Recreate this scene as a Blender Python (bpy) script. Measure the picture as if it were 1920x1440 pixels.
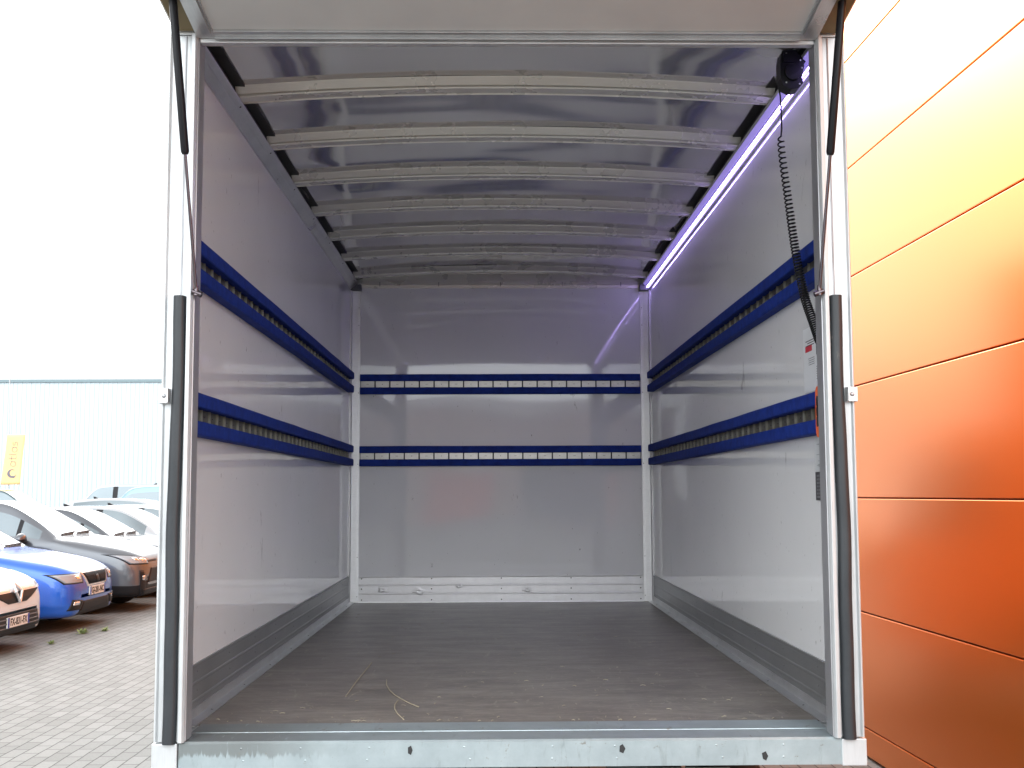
import bpy, bmesh, math, random
from mathutils import Vector, Matrix, noise
from mathutils.bvhtree import BVHTree
R = math.radians
random.seed(7)
S = bpy.context.scene
for o in list(bpy.data.objects): bpy.data.objects.remove(o)

# ------------------------------------------------------------------ camera
F = 0.95                       # load floor height above the ground
CAMP = Vector((-0.048, -3.232, F + 0.717))
yaw, pit, rol = 0.0169, 0.082, 0.0039
up = Vector((-math.sin(yaw)*math.sin(pit), -math.cos(yaw)*math.sin(pit), math.cos(pit)))
rt = Vector((math.cos(yaw), -math.sin(yaw), 0))
fw = Vector((math.sin(yaw)*math.cos(pit), math.cos(yaw)*math.cos(pit), math.sin(pit)))
Rv = math.cos(rol)*rt - math.sin(rol)*up
Uv = math.sin(rol)*rt + math.cos(rol)*up
cd = bpy.data.cameras.new('camera'); cam = bpy.data.objects.new('camera', cd)
S.collection.objects.link(cam)
m = Matrix((( Rv.x, Uv.x, -fw.x, CAMP.x), (Rv.y, Uv.y, -fw.y, CAMP.y), (Rv.z, Uv.z, -fw.z, CAMP.z), (0, 0, 0, 1)))
cam.matrix_world = m
cd.sensor_width = 36; cd.lens = 2026/1920*36; cd.shift_y = 39.6/1920
cd.clip_start = 0.05; cd.clip_end = 2000
S.camera = cam

# ------------------------------------------------------------------ sky, sun, exposure
SUN_EL, SUN_ROT = 32, 334
w = bpy.data.worlds.new("World"); S.world = w; w.use_nodes = True
nt = w.node_tree; nt.nodes.clear()
def N(t, typ, **kw):
    n = t.nodes.new(typ)
    for k, v in kw.items(): setattr(n, k, v)
    return n
out = N(nt, 'ShaderNodeOutputWorld'); bg = N(nt, 'ShaderNodeBackground')
sky = N(nt, 'ShaderNodeTexSky', sky_type='NISHITA', sun_disc=False)
sky.sun_elevation = R(SUN_EL); sky.sun_rotation = R(SUN_ROT)
sky.dust_density = 3
tc = N(nt, 'ShaderNodeTexCoord'); sx = N(nt, 'ShaderNodeSeparateXYZ')
nt.links.new(tc.outputs['Generated'], sx.inputs[0])
cr = N(nt, 'ShaderNodeValToRGB')          # overcast cloud layer: dimmer towards the horizon
e = cr.color_ramp.elements
e[0].position = 0.0; e[0].color = (0.30, 0.30, 0.31, 1)
e[1].position = 1.0; e[1].color = (.62, .62, .62, 1)
for p_, c_ in ((0.10, .44), (0.31, .46), (0.42, 1.15), (0.46, .85)):
    q = cr.color_ramp.elements.new(p_); q.color = (c_, c_, c_*1.01, 1)
nt.links.new(sx.outputs['Z'], cr.inputs[0])
cl = N(nt, 'ShaderNodeTexNoise'); cl.inputs['Scale'].default_value = 2.2; cl.inputs['Detail'].default_value = 4
nt.links.new(tc.outputs['Generated'], cl.inputs['Vector'])
mr = N(nt, 'ShaderNodeMapRange'); mr.inputs['To Min'].default_value = 0.86; mr.inputs['To Max'].default_value = 1.14
nt.links.new(cl.outputs['Fac'], mr.inputs['Value'])
vm = N(nt, 'ShaderNodeVectorMath', operation='SCALE')
# added fill: low sky behind the viewpoint brightened to light the cargo box
mb_ = N(nt, 'ShaderNodeMapRange'); mb_.interpolation_type = 'SMOOTHSTEP'
mb_.inputs['From Min'].default_value = -.75; mb_.inputs['From Max'].default_value = -.15; mb_.inputs['To Min'].default_value = 1; mb_.inputs['To Max'].default_value = 0
nt.links.new(sx.outputs['Y'], mb_.inputs['Value'])
xb = N(nt, 'ShaderNodeMix', data_type='RGBA'); nt.links.new(mb_.outputs[0], xb.inputs[0]); nt.links.new(cr.outputs[0], xb.inputs[6]); xb.inputs[7].default_value = (2.1, 2.2, 2.26, 1)
nt.links.new(xb.outputs[2], vm.inputs[0]); nt.links.new(mr.outputs[0], vm.inputs['Scale'])
vs = N(nt, 'ShaderNodeVectorMath', operation='SCALE'); vs.inputs['Scale'].default_value = 22.0
# brighter cloud around the hidden sun
az0 = R(SUN_ROT); nv = N(nt, 'ShaderNodeVectorMath', operation='NORMALIZE'); nt.links.new(tc.outputs['Generated'], nv.inputs[0])
dp_ = N(nt, 'ShaderNodeVectorMath', operation='DOT_PRODUCT'); nt.links.new(nv.outputs[0], dp_.inputs[0])
dp_.inputs[1].default_value = (math.sin(az0)*math.cos(R(SUN_EL)), math.cos(az0)*math.cos(R(SUN_EL)), math.sin(R(SUN_EL)))
mxx = N(nt, 'ShaderNodeMath', operation='MAXIMUM'); mxx.inputs[1].default_value = 0; nt.links.new(dp_.outputs['Value'], mxx.inputs[0])
pw = N(nt, 'ShaderNodeMath', operation='POWER'); pw.inputs[1].default_value = 14; nt.links.new(mxx.outputs[0], pw.inputs[0])
ml = N(nt, 'ShaderNodeMath', operation='MULTIPLY_ADD'); ml.inputs[1].default_value = 4.2; ml.inputs[2].default_value = 1.0; nt.links.new(pw.outputs[0], ml.inputs[0])
vl = N(nt, 'ShaderNodeVectorMath', operation='SCALE'); nt.links.new(vm.outputs[0], vl.inputs[0]); nt.links.new(ml.outputs[0], vl.inputs['Scale'])
nt.links.new(vl.outputs[0], vs.inputs[0])
mx = N(nt, 'ShaderNodeMix', data_type='RGBA'); mx.inputs[0].default_value = 0.93
nt.links.new(sky.outputs[0], mx.inputs[6]); nt.links.new(vs.outputs[0], mx.inputs[7])
nt.links.new(mx.outputs[2], bg.inputs['Color']); bg.inputs['Strength'].default_value = 0.1
nt.links.new(bg.outputs[0], out.inputs[0])
sd = bpy.data.lights.new('sun', 'SUN'); sun = bpy.data.objects.new('sun', sd); S.collection.objects.link(sun)
sd.energy = 0.5; sd.angle = R(25); sd.color = (1, .985, .96)
az = R(SUN_ROT)
sdir = Vector((math.sin(az)*math.cos(R(SUN_EL)), math.cos(az)*math.cos(R(SUN_EL)), math.sin(R(SUN_EL))))
sun.rotation_euler = sdir.to_track_quat('Z', 'Y').to_euler(); sun.location = sdir*50
S.view_settings.view_transform = 'Standard'; S.view_settings.look = 'None'
S.view_settings.exposure = 0.12; S.view_settings.gamma = 1
S.render.engine = 'CYCLES'
try:
    S.cycles.max_bounces = 10; S.cycles.diffuse_bounces = 5; S.cycles.glossy_bounces = 6
except Exception: pass

# ------------------------------------------------------------------ materials
def mat(name, col, rough=.5, metal=0, spec=.5, coat=0, emit=None, es=0, aniso=0):
    m = bpy.data.materials.new(name); m.use_nodes = True
    b = m.node_tree.nodes['Principled BSDF']
    b.inputs['Base Color'].default_value = (*col, 1); b.inputs['Roughness'].default_value = rough
    b.inputs['Metallic'].default_value = metal; b.inputs['Specular IOR Level'].default_value = spec
    b.inputs['Coat Weight'].default_value = coat; b.inputs['Coat Roughness'].default_value = .04
    if emit: b.inputs['Emission Color'].default_value = (*emit, 1); b.inputs['Emission Strength'].default_value = es
    return m
def coords(m, scale=(1, 1, 1), rot=(0, 0, 0)):
    t = m.node_tree; c = N(t, 'ShaderNodeTexCoord'); mp = N(t, 'ShaderNodeMapping')
    mp.inputs['Scale'].default_value = scale; mp.inputs['Rotation'].default_value = rot
    t.links.new(c.outputs['Object'], mp.inputs[0]); return mp.outputs[0]
def noise_tex(m, scale, detail=3, stretch=(1, 1, 1), rough=.5, dist=0):
    t = m.node_tree; n = N(t, 'ShaderNodeTexNoise'); n.inputs['Scale'].default_value = scale
    n.inputs['Detail'].default_value = detail; n.inputs['Roughness'].default_value = rough; n.inputs['Distortion'].default_value = dist
    t.links.new(coords(m, stretch), n.inputs['Vector']); return n.outputs['Fac']
def ramp(m, fac, stops):
    t = m.node_tree; r = N(t, 'ShaderNodeValToRGB'); t.links.new(fac, r.inputs[0])
    els = r.color_ramp.elements
    while len(els) < len(stops): els.new(.5)
    for el, (p, c) in zip(els, stops):
        el.position = p; el.color = (*c, 1) if isinstance(c, tuple) else (c, c, c, 1)
    return r.outputs[0]
def mixc(m, fac, a, b, mode='MIX'):
    t = m.node_tree; x = N(t, 'ShaderNodeMix', data_type='RGBA', blend_type=mode)
    for s, v in ((0, fac), (6, a), (7, b)):
        if hasattr(v, 'links') or hasattr(v, 'is_output'): t.links.new(v, x.inputs[s])
        elif s == 0: x.inputs[0].default_value = v
        else: x.inputs[s].default_value = (*v, 1)
    return x.outputs[2]
def setin(m, name, sock): m.node_tree.links.new(sock, m.node_tree.nodes['Principled BSDF'].inputs[name])
def bump(m, fac, strength, dist=.01, prev=None):
    t = m.node_tree; b = N(t, 'ShaderNodeBump'); b.inputs['Strength'].default_value = strength; b.inputs['Distance'].default_value = dist
    t.links.new(fac, b.inputs['Height'])
    if prev: t.links.new(prev, b.inputs['Normal'])
    setin(m, 'Normal', b.outputs[0]); return b.outputs[0]
def mixscal(m, fac, lo, hi):
    t = m.node_tree; r = N(t, 'ShaderNodeMapRange'); r.inputs['To Min'].default_value = lo; r.inputs['To Max'].default_value = hi
    t.links.new(fac, r.inputs['Value']); return r.outputs[0]

# glossy white wall board with scuffs
M_wall = mat('wall_board', (.70, .70, .71), .06, 0, .6)
scuf = ramp(M_wall, noise_tex(M_wall, 9, 6, (1, 1, .35), .7, .6), [(.0, 0.0), (.66, 0.0), (.70, .7)])
spk = ramp(M_wall, noise_tex(M_wall, 60, 3, (1, 1, .5), .6), [(.0, 0.0), (.69, 0.0), (.73, .9)])
grime = ramp(M_wall, noise_tex(M_wall, 1.3, 4, (1, 1, 1)), [(.3, (.74, .745, .75)), (.7, (.80, .80, .805))])
c1 = mixc(M_wall, scuf, grime, (.36, .35, .35)); setin(M_wall, 'Base Color', mixc(M_wall, spk, c1, (.3, .29, .28)))
setin(M_wall, 'Roughness', mixscal(M_wall, noise_tex(M_wall, 3, 4), .02, .06))
bump(M_wall, noise_tex(M_wall, 2.2, 1), .018, .02)
# aluminium
def alu(name, col, rough, metal=.8, stretch=(1, 1, 30), dirt=.5):
    m = mat(name, col, rough, metal)
    a = noise_tex(m, 5, 4, (1, 1, 1), .6)
    d = ramp(m, a, [(.3, tuple(x*(1-dirt*.35) for x in col)), (.65, col)])
    s = noise_tex(m, 30, 3, stretch, .6)
    d2 = mixc(m, .25, d, ramp(m, s, [(.3, .35), (.7, .8)]), 'MULTIPLY')
    setin(m, 'Base Color', d2); setin(m, 'Roughness', mixscal(m, a, rough*.75, rough*1.25))
    bump(m, s, .03, .002)
    return m
M_alu = alu('aluminium', (.88, .885, .89), .48)
M_aluy = alu('aluminium_lengthwise', (.74, .75, .76), .30, .8, (30, 1, 30))
M_rib = alu('bow_metal', (.72, .70, .64), .28, .35, (.3, 30, 30), .15)
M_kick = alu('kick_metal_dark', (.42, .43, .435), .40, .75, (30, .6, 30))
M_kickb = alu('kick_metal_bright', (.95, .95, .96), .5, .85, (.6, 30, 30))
M_post = alu('post_metal', (.68, .70, .71), .38, .35, (30, 30, .7), .25)
M_postd = alu('post_metal_dull', (.52, .52, .54), .35, .6, (30, 30, .7), .5)
# galvanised sill
M_sill = mat('sill_metal', (.40, .46, .48), .42, .55)
a = noise_tex(M_sill, 7, 6, (1, 1, 1), .7)
b_ = noise_tex(M_sill, 9, 5, (4, 1, .8), .75, .4)
c1 = ramp(M_sill, a, [(.3, (.33, .39, .41)), (.7, (.44, .51, .53))])
st = ramp(M_sill, b_, [(.0, 0.0), (.58, 0.0), (.80, .7)])
c2 = mixc(M_sill, st, c1, (.22, .25, .25))
t_ = M_sill.node_tree; tcs = N(t_, 'ShaderNodeTexCoord'); sxs = N(t_, 'ShaderNodeSeparateXYZ'); t_.links.new(tcs.outputs['Object'], sxs.inputs[0])
mk = N(t_, 'ShaderNodeMapRange'); mk.interpolation_type = 'SMOOTHSTEP'; mk.inputs['From Min'].default_value = -.45; mk.inputs['From Max'].default_value = -.80; t_.links.new(sxs.outputs['X'], mk.inputs['Value'])
mz = N(t_, 'ShaderNodeMapRange'); mz.interpolation_type = 'SMOOTHSTEP'; mz.inputs['From Min'].default_value = -.075; mz.inputs['From Max'].default_value = -.02; mz.inputs['To Min'].default_value = -.25; mz.inputs['To Max'].default_value = .22; t_.links.new(sxs.outputs['Z'], mz.inputs['Value'])
dn = noise_tex(M_sill, 11, 5, (6, 1, .5), .7); ad = N(t_, 'ShaderNodeMath', operation='ADD'); t_.links.new(dn, ad.inputs[0]); t_.links.new(mz.outputs[0], ad.inputs[1])
dr = ramp(M_sill, ad.outputs[0], [(0, 0.), (.52, 0.), (.62, .75)]); mu = N(t_, 'ShaderNodeMath', operation='MULTIPLY'); t_.links.new(dr, mu.inputs[0]); t_.links.new(mk.outputs[0], mu.inputs[1])
c2 = mixc(M_sill, mu.outputs[0], c2, (.17, .18, .175))
sc = ramp(M_sill, noise_tex(M_sill, 26, 5, (1, .4, 1), .7), [(.0, 0.0), (.63, 0.0), (.68, .9)])
setin(M_sill, 'Base Color', mixc(M_sill, sc, c2, (.25, .24, .21)))
bump(M_sill, noise_tex(M_sill, 2.5, 2), .25, .006)
# roof sheet
M_roof = mat('roof_sheet', (.40, .395, .41), .13, .7)
setin(M_roof, 'Base Color', ramp(M_roof, noise_tex(M_roof, 3, 5), [(.3, (.60, .59, .58)), (.7, (.67, .66, .65))]))
setin(M_roof, 'Roughness', mixscal(M_roof, noise_tex(M_roof, 2, 4), .04, .12))
# plywood floor
M_floor = mat('floor_board', (.09, .08, .07), .4)
n1 = noise_tex(M_floor, 4, 8, (.7, 2.2, 1), .7)
n2 = noise_tex(M_floor, 20, 7, (.7, 1.7, 1), .8, .4)
n3 = noise_tex(M_floor, 70, 4, (.25, 1, 1), .6, .5)
n4 = noise_tex(M_floor, 16, 5, (1, .35, 1), .7, 1.5)
f1 = ramp(M_floor, n1, [(.36, (.135, .118, .104)), (.5, (.185, .163, .144)), (.64, (.25, .222, .195))])
f2 = mixc(M_floor, .75, f1, ramp(M_floor, n2, [(.38, .62), (.62, 1.25)]), 'MULTIPLY')
f3 = mixc(M_floor, ramp(M_floor, n3, [(0, 0.), (.57, 0.), (.66, .75)]), f2, (.27, .24, .20))
f4 = mixc(M_floor, ramp(M_floor, n4, [(0, 0.), (.60, 0.), (.66, .6)]), f3, (.30, .27, .22))
setin(M_floor, 'Base Color', f4)
setin(M_floor, 'Roughness', mixscal(M_floor, n2, .28, .5)); bump(M_floor, n2, .15, .002)
M_blue = mat('blue_carpet_strip', (.003, .022, .20), .75, 0, .3)
setin(M_blue, 'Base Color', ramp(M_blue, noise_tex(M_blue, 25, 4), [(.3, (.002, .018, .17)), (.7, (.005, .032, .26))]))
bump(M_blue, noise_tex(M_blue, 160, 3), .4, .002)
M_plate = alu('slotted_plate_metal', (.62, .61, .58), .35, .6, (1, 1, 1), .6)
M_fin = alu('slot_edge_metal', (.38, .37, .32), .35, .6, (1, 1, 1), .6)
M_plate_shade = alu('slotted_plate_shaded', (.11, .105, .08), .4, .6, (1, 1, 1), .6)  # same plate metal, darkened for the shade inside the side rails
M_black = mat('black_plastic', (.007, .007, .008), .4, 0, .3)
M_dark = mat('dark_gap', (.022, .022, .023), .6)
M_rub = mat('rubber', (.035, .04, .045), .42, 0, .5)
setin(M_rub, 'Base Color', ramp(M_rub, noise_tex(M_rub, 6, 6, (1, 1, .5), .7), [(.35, (.018, .022, .026)), (.64, (.034, .038, .043)), (.70, (.12, .11, .095))]))
M_strut = mat('strut_black', (.006, .006, .009), .42, 0, .3)
M_rod = mat('strut_rod_steel', (.12, .10, .11), .25, .9)
M_door = mat('raised_door_board', (.50, .49, .47), .3, 0, .4)
setin(M_door, 'Base Color', ramp(M_door, noise_tex(M_door, 5, 6), [(.3, (.62, .63, .63)), (.7, (.68, .69, .68))]))
M_lip_reflect = mat('orange_reflect_edge', (.20, .15, .07), .6)  # ochre paints the orange reflected on the door's outer lip
M_led = mat('led_strip', (.8, .75, 1), .5, emit=(.50, .38, 1), es=24)
M_railglow = mat('led_rail_glow', (.5, .45, .8), .3, emit=(.40, .30, 1), es=.45)  # faint emission paints the LED's violet glow on the rail face
M_led2 = mat('led_cover_teeth', (.7, .65, .95), .3, emit=(.50, .38, 1), es=3)  # ribs emit weakly in place of reflecting the LED bar
M_ledh = mat('led_housing', (.55, .53, .62), .25, .6)
M_orp = mat('orange_plastic', (.85, .13, .01), .35)
M_paper = mat('white_sticker', (.72, .74, .76), .35)
M_ink = mat('sticker_ink', (.06, .06, .07), .5)
M_red = mat('sticker_red', (.55, .02, .04), .4)
M_straw = mat('straw', (.42, .37, .27), .7)
M_white = mat('white_paint', (.80, .80, .80), .25, coat=.8)
M_tyre = mat('tyre', (.02, .02, .02), .75)
M_chas = mat('chassis_black', (.03, .03, .03), .5)

# orange cladding
M_or = mat('orange_cladding', (.72, .15, .004), .30, .78, .6)
M_or.node_tree.nodes['Principled BSDF'].inputs['Specular Tint'].default_value = (1, .66, .30, 1)
M_or.node_tree.nodes['Principled BSDF'].inputs['Coat Weight'].default_value = .85
M_or.node_tree.nodes['Principled BSDF'].inputs['Coat Roughness'].default_value = .24
M_or.node_tree.nodes['Principled BSDF'].inputs['Coat IOR'].default_value = 1.58
setin(M_or, 'Base Color', ramp(M_or, noise_tex(M_or, .5, 3), [(.3, (.84, .205, .004)), (.7, (.88, .218, .005))]))
setin(M_or, 'Roughness', mixscal(M_or, noise_tex(M_or, 1.2, 3), .27, .31))
bump(M_or, noise_tex(M_or, .8, 2), .10, .02)
M_orj = mat('orange_joint', (.30, .06, .004), .6)
# pavers
M_pav = mat('pavers', (.4, .4, .38), .8)
t = M_pav.node_tree
br = N(t, 'ShaderNodeTexBrick'); br.offset = .5; br.inputs['Scale'].default_value = 1
br.inputs['Brick Width'].default_value = .21; br.inputs['Row Height'].default_value = .107
br.inputs['Mortar Size'].default_value = .0045; br.inputs['Mortar Smooth'].default_value = .25; br.inputs['Bias'].default_value = 0
br.inputs['Color1'].default_value = (.225, .228, .22, 1); br.inputs['Color2'].default_value = (.175, .178, .17, 1); br.inputs['Mortar'].default_value = (.045, .044, .04, 1)
wob = N(t, 'ShaderNodeTexNoise'); wob.inputs['Scale'].default_value = 3
tcp = N(t, 'ShaderNodeTexCoord'); t.links.new(tcp.outputs['Object'], wob.inputs['Vector'])
wv = N(t, 'ShaderNodeVectorMath', operation='SCALE'); wv.inputs['Scale'].default_value = .018
t.links.new(wob.outputs['Color'], wv.inputs[0])
va = N(t, 'ShaderNodeVectorMath', operation='ADD')
t.links.new(coords(M_pav, (1, 1, 1), (0, 0, R(90))), va.inputs[0]); t.links.new(wv.outputs[0], va.inputs[1])
t.links.new(va.outputs[0], br.inputs['Vector'])
pn = noise_tex(M_pav, 60, 4, (1, 1, 1), .7); pn2 = noise_tex(M_pav, .6, 5)
pc = mixc(M_pav, .35, br.outputs['Color'], ramp(M_pav, pn, [(.3, .6), (.7, 1.3)]), 'MULTIPLY')
pc = mixc(M_pav, .4, pc, ramp(M_pav, pn2, [(.3, (.8, .78, .72)), (.7, (1.1, 1.1, 1.1))]), 'MULTIPLY')
setin(M_pav, 'Base Color', pc)
iv = N(t, 'ShaderNodeMath', operation='SUBTRACT'); iv.inputs[0].default_value = 1; t.links.new(br.outputs['Fac'], iv.inputs[1])
bump(M_pav, iv.outputs[0], .6, .006)

# ------------------------------------------------------------------ mesh helpers
def link(o): S.collection.objects.link(o); return o
def empty(name, loc, label, cat, rz=0, group=None):
    o = link(bpy.data.objects.new(name, None)); o.location = loc; o.rotation_euler = (0, 0, rz); o.empty_display_size = .2
    o['label'] = label; o['category'] = cat
    if group: o['group'] = group
    return o
class MB:
    def __init__(s): s.v = []; s.f = []; s.mi = []; s.sm = []
    def add(s, vs, fs, mi=0, smooth=False):
        n = len(s.v); s.v += [tuple(p) for p in vs]; s.f += [tuple(i+n for i in f) for f in fs]
        s.mi += [mi]*len(fs); s.sm += [smooth]*len(fs); return s
    def box(s, x0, x1, y0, y1, z0, z1, mi=0):
        vs = [(x, y, z) for x in (x0, x1) for y in (y0, y1) for z in (z0, z1)]
        return s.add(vs, [(0, 1, 3, 2), (4, 6, 7, 5), (0, 4, 5, 1), (2, 3, 7, 6), (0, 2, 6, 4), (1, 5, 7, 3)], mi)
    def prism(s, poly, axis, a, b, mi=0, smooth=False):      # poly in the two other axes
        def pt(p, c):
            return {'x': (c, p[0], p[1]), 'y': (p[0], c, p[1]), 'z': (p[0], p[1], c)}[axis]
        n = len(poly); vs = [pt(p, a) for p in poly]+[pt(p, b) for p in poly]
        fs = [(i, (i+1) % n, (i+1) % n+n, i+n) for i in range(n)]
        s.add(vs, fs, mi, smooth); s.add(vs, [tuple(range(n))[::-1], tuple(range(n, 2*n))], mi); return s
    def tube(s, pts, r, seg=8, mi=0, cap=True):
        pts = [Vector(p) for p in pts]; rr = r if isinstance(r, (list, tuple)) else [r]*len(pts)
        vs = []; prev = None
        for i, p in enumerate(pts):
            d = (pts[min(i+1, len(pts)-1)]-pts[max(i-1, 0)]).normalized()
            if prev is None:
                u = d.orthogonal().normalized()
            else:
                u = (prev-d*prev.dot(d)).normalized()
            prev = u; v = d.cross(u)
            for k in range(seg):
                a = 2*math.pi*k/seg; vs.append(p+(u*math.cos(a)+v*math.sin(a))*rr[i])
        fs = [(i*seg+k, i*seg+(k+1) % seg, (i+1)*seg+(k+1) % seg, (i+1)*seg+k) for i in range(len(pts)-1) for k in range(seg)]
        s.add(vs, fs, mi, True)
        if cap: s.add(vs[:seg], [tuple(range(seg))[::-1]], mi); s.add(vs[-seg:], [tuple(range(seg))], mi)
        return s
    def rivet(s, p, nrm, r=.004, h=.002, mi=0):
        p = Vector(p); nrm = Vector(nrm).normalized(); u = nrm.orthogonal().normalized(); v = nrm.cross(u); vs = []
        for k in range(8):
            a = math.pi*k/4; vs.append(p+(u*math.cos(a)+v*math.sin(a))*r-nrm*.001)
        for k in range(8):
            a = math.pi*k/4; vs.append(p+(u*math.cos(a)+v*math.sin(a))*r*.55+nrm*h)
        s.add(vs, [(k, (k+1) % 8, (k+1) % 8+8, k+8) for k in range(8)]+[tuple(range(8, 16))], mi, True); return s
    def build(s, name, mats, parent=None, loc=(0, 0, 0), bevel=0, rot=None):
        me = bpy.data.meshes.new(name); me.from_pydata(s.v, [], s.f)
        if not isinstance(mats, (list, tuple)): mats = [mats]
        for m_ in mats: me.materials.append(m_)
        me.polygons.foreach_set('material_index', s.mi); me.polygons.foreach_set('use_smooth', s.sm)
        bm = bmesh.new(); bm.from_mesh(me); bmesh.ops.recalc_face_normals(bm, faces=bm.faces); bm.to_mesh(me); bm.free()
        me.update(); o = link(bpy.data.objects.new(name, me)); o.location = loc
        if rot: o.rotation_euler = rot
        if parent: o.parent = parent
        if bevel:
            b = o.modifiers.new('bevel', 'BEVEL'); b.width = bevel; b.segments = 2; b.limit_method = 'ANGLE'; b.angle_limit = R(40)
            b.harden_normals = False
        return o
def arc(cx, cz, r, a0, a1, n):
    return [(cx+r*math.cos(R(a0+(a1-a0)*i/n)), cz+r*math.sin(R(a0+(a1-a0)*i/n))) for i in range(n+1)]

# ------------------------------------------------------------------ ground
mb = MB(); mb.add([(-300, -300, 0), (300, -300, 0), (300, 400, 0), (-300, 400, 0)], [(0, 1, 2, 3)])
g = mb.build('ground', M_pav); g['kind'] = 'structure'

# ------------------------------------------------------------------ the box truck
TR = empty('box_truck', (0, 0, 0), 'white box truck seen from behind with its empty cargo box open', 'truck')
L = 4.05; WI = 1.015; WO = 1.04; HW = 2.105
def P(mb, name, mats, bevel=0, parent=None):
    if parent is None: return mb.build(name, mats, TR, (0, 0, F), bevel)
    return mb.build(name, mats, parent, (0, 0, 0), bevel)
# side panels (sheet, dense so that long reflections wobble)
for sg in (-1, 1):
    mb = MB(); xi, xo = (sg*WI, sg*WO)
    nx, nz = 60, 34
    vs = []; 
    for i in range(nx+1):
        for k in range(nz+1):
            y = .055+(L-.055)*i/nx; z = .0+(HW+.11)*k/nz
            vs.append((xi+.0012*noise.noise(Vector((sg*3, y*1.4, z*1.7))), y, z))
    mb.add(vs, [(i*(nz+1)+k, (i+1)*(nz+1)+k, (i+1)*(nz+1)+k+1, i*(nz+1)+k+1) for i in range(nx) for k in range(nz)], 0, True)
    mb.box(min(sg*(WI+.002), xo), max(sg*(WI+.002), xo), .055, L+.02, -.05, HW+.12, 1)
    P(mb, 'side_panel', [M_wall, M_white])
mb = MB(); nx, nz = 34, 34; vs = []
for i in range(nx+1):
    for k in range(nz+1):
        x = -WI+2*WI*i/nx; z = (HW+.11)*k/nz
        vs.append((x, L+.0022*noise.noise(Vector((x*1.5, 7, z*1.8))), z))
mb.add(vs, [(i*(nz+1)+k, (i+1)*(nz+1)+k, (i+1)*(nz+1)+k+1, i*(nz+1)+k+1) for i in range(nx) for k in range(nz)], 0, True)
mb.box(-WI, WI, L+.004, L+.03, -.05, HW+.12, 1)
P(mb, 'front_bulkhead', [M_wall, M_white])
# floor
mb = MB(); mb.box(-WI, WI, .245, L, -.03, 0)
P(mb, 'floor_board', M_floor)
# sill
mb = MB()
mb.prism([(0, -.078), (.0, -.006), (.006, 0), (.118, 0), (.120, -.0035), (.124, -.0035), (.126, .0005), (.246, .0005), (.246, -.03), (.2, -.078)], 'x', -.968, .972)
for x in (-.78, -.6, -.42, -.12, .12, .31, .62, .8):
    mb.rivet((x+random.uniform(-.02, .02), 0, -.02), (0, -1, 0), .0045, .001); mb.rivet((x, 0, -.055), (0, -1, 0), .0045, .001)
sill = P(mb, 'rear_sill', M_sill)
for x, z in ((-.295, -.028), (.325, -.028), (.745, -.052)):
    mb = MB(); mb.prism([(x+.012*math.cos(a/5*math.pi*2)*(.6+.3*random.random()), z+.014*math.sin(a/5*math.pi*2)) for a in range(5)], 'y', -.0015, .001)
    P(mb, 'sill_hole', M_dark, 0, sill)
for sg in (-1, 1):
    mb = MB(); x0, x1 = sorted((sg*.972, sg*1.046)); mb.box(x0, x1, -.004, .25, -.082, -.004)
    P(mb, 'end_cap', M_post, .003, sill)
# kick plates with ribs and rivets
def kick_profile(h=.176):
    pts = [(0, 0), (.008, 0)]
    z = .006
    for a, b in ((.006, .056), (.062, .112), (.118, .168)):
        pts += [(.007, a), (.0055, a+.003), (.0055, b-.003), (.007, b)]
    pts += [(.008, h), (0, h)]
    return pts
for sg in (-1, 1):
    mb = MB(); mb.prism([(sg*(WI-p[0]), p[1]) for p in kick_profile()], 'y', .06, L-.06)
    for k in range(9):
        for z in (.03, .09, .15): mb.rivet((sg*(WI-.0055), .35+k*.42+random.uniform(-.01, .01), z), (-sg, 0, 0), .005, .0015)
    kp = P(mb, 'kick_plate', M_kick)
    mb = MB(); mb.prism([(sg*(WI-.002), .001), (sg*(WI-.04), .001), (sg*(WI-.040), .004), (sg*(WI-.012), .010), (sg*(WI-.009), .038), (sg*(WI-.002), .038)], 'y', .2, L-.05)
    for k in range(8): mb.rivet((sg*(WI-.026), .45+k*.47, .007), (0, 0, 1), .004, .001, 1)
    P(mb, 'floor_trim', [M_aluy, M_dark])
mb = MB(); y_ = L
mb.prism([(L-p[0]-.001, p[1]) for p in kick_profile()], 'x', -.955, .95)
# shallow dents pressed into the plate face
for k in range(5):
    for z in (.018, .09, .158): mb.rivet((-.93+k*.465, L-.0075, z), (0, -1, 0), .0045, .002, 1)
P(mb, 'kick_plate', [M_kickb, M_dark])
for x, z, r in ((-.79, .085, .028), (-.55, .075, .036), (-.28, .108, .022), (.17, .082, .026)):
    mb = MB(); vs = []; n = 14
    vs.append((x, L-.0065, z))
    for q in range(1, 5):
        for a in range(n):
            rr = r*q/4*(1+.25*math.sin(a*1.7+x*9)); hgt = .0035*math.sin(q/4*math.pi)+.0005
            vs.append((x+rr*math.cos(2*math.pi*a/n)*1.2, L-.0068-hgt, z+rr*math.sin(2*math.pi*a/n)*.7))
    fs = [(0, 1+a, 1+(a+1) % n) for a in range(n)]+[(1+(q-1)*n+a, 1+(q-1)*n+(a+1) % n, 1+q*n+(a+1) % n, 1+q*n+a) for q in range(1, 4) for a in range(n)]
    mb.add(vs, fs, 0, True)
    P(mb, 'plate_dent', M_kickb)
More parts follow.
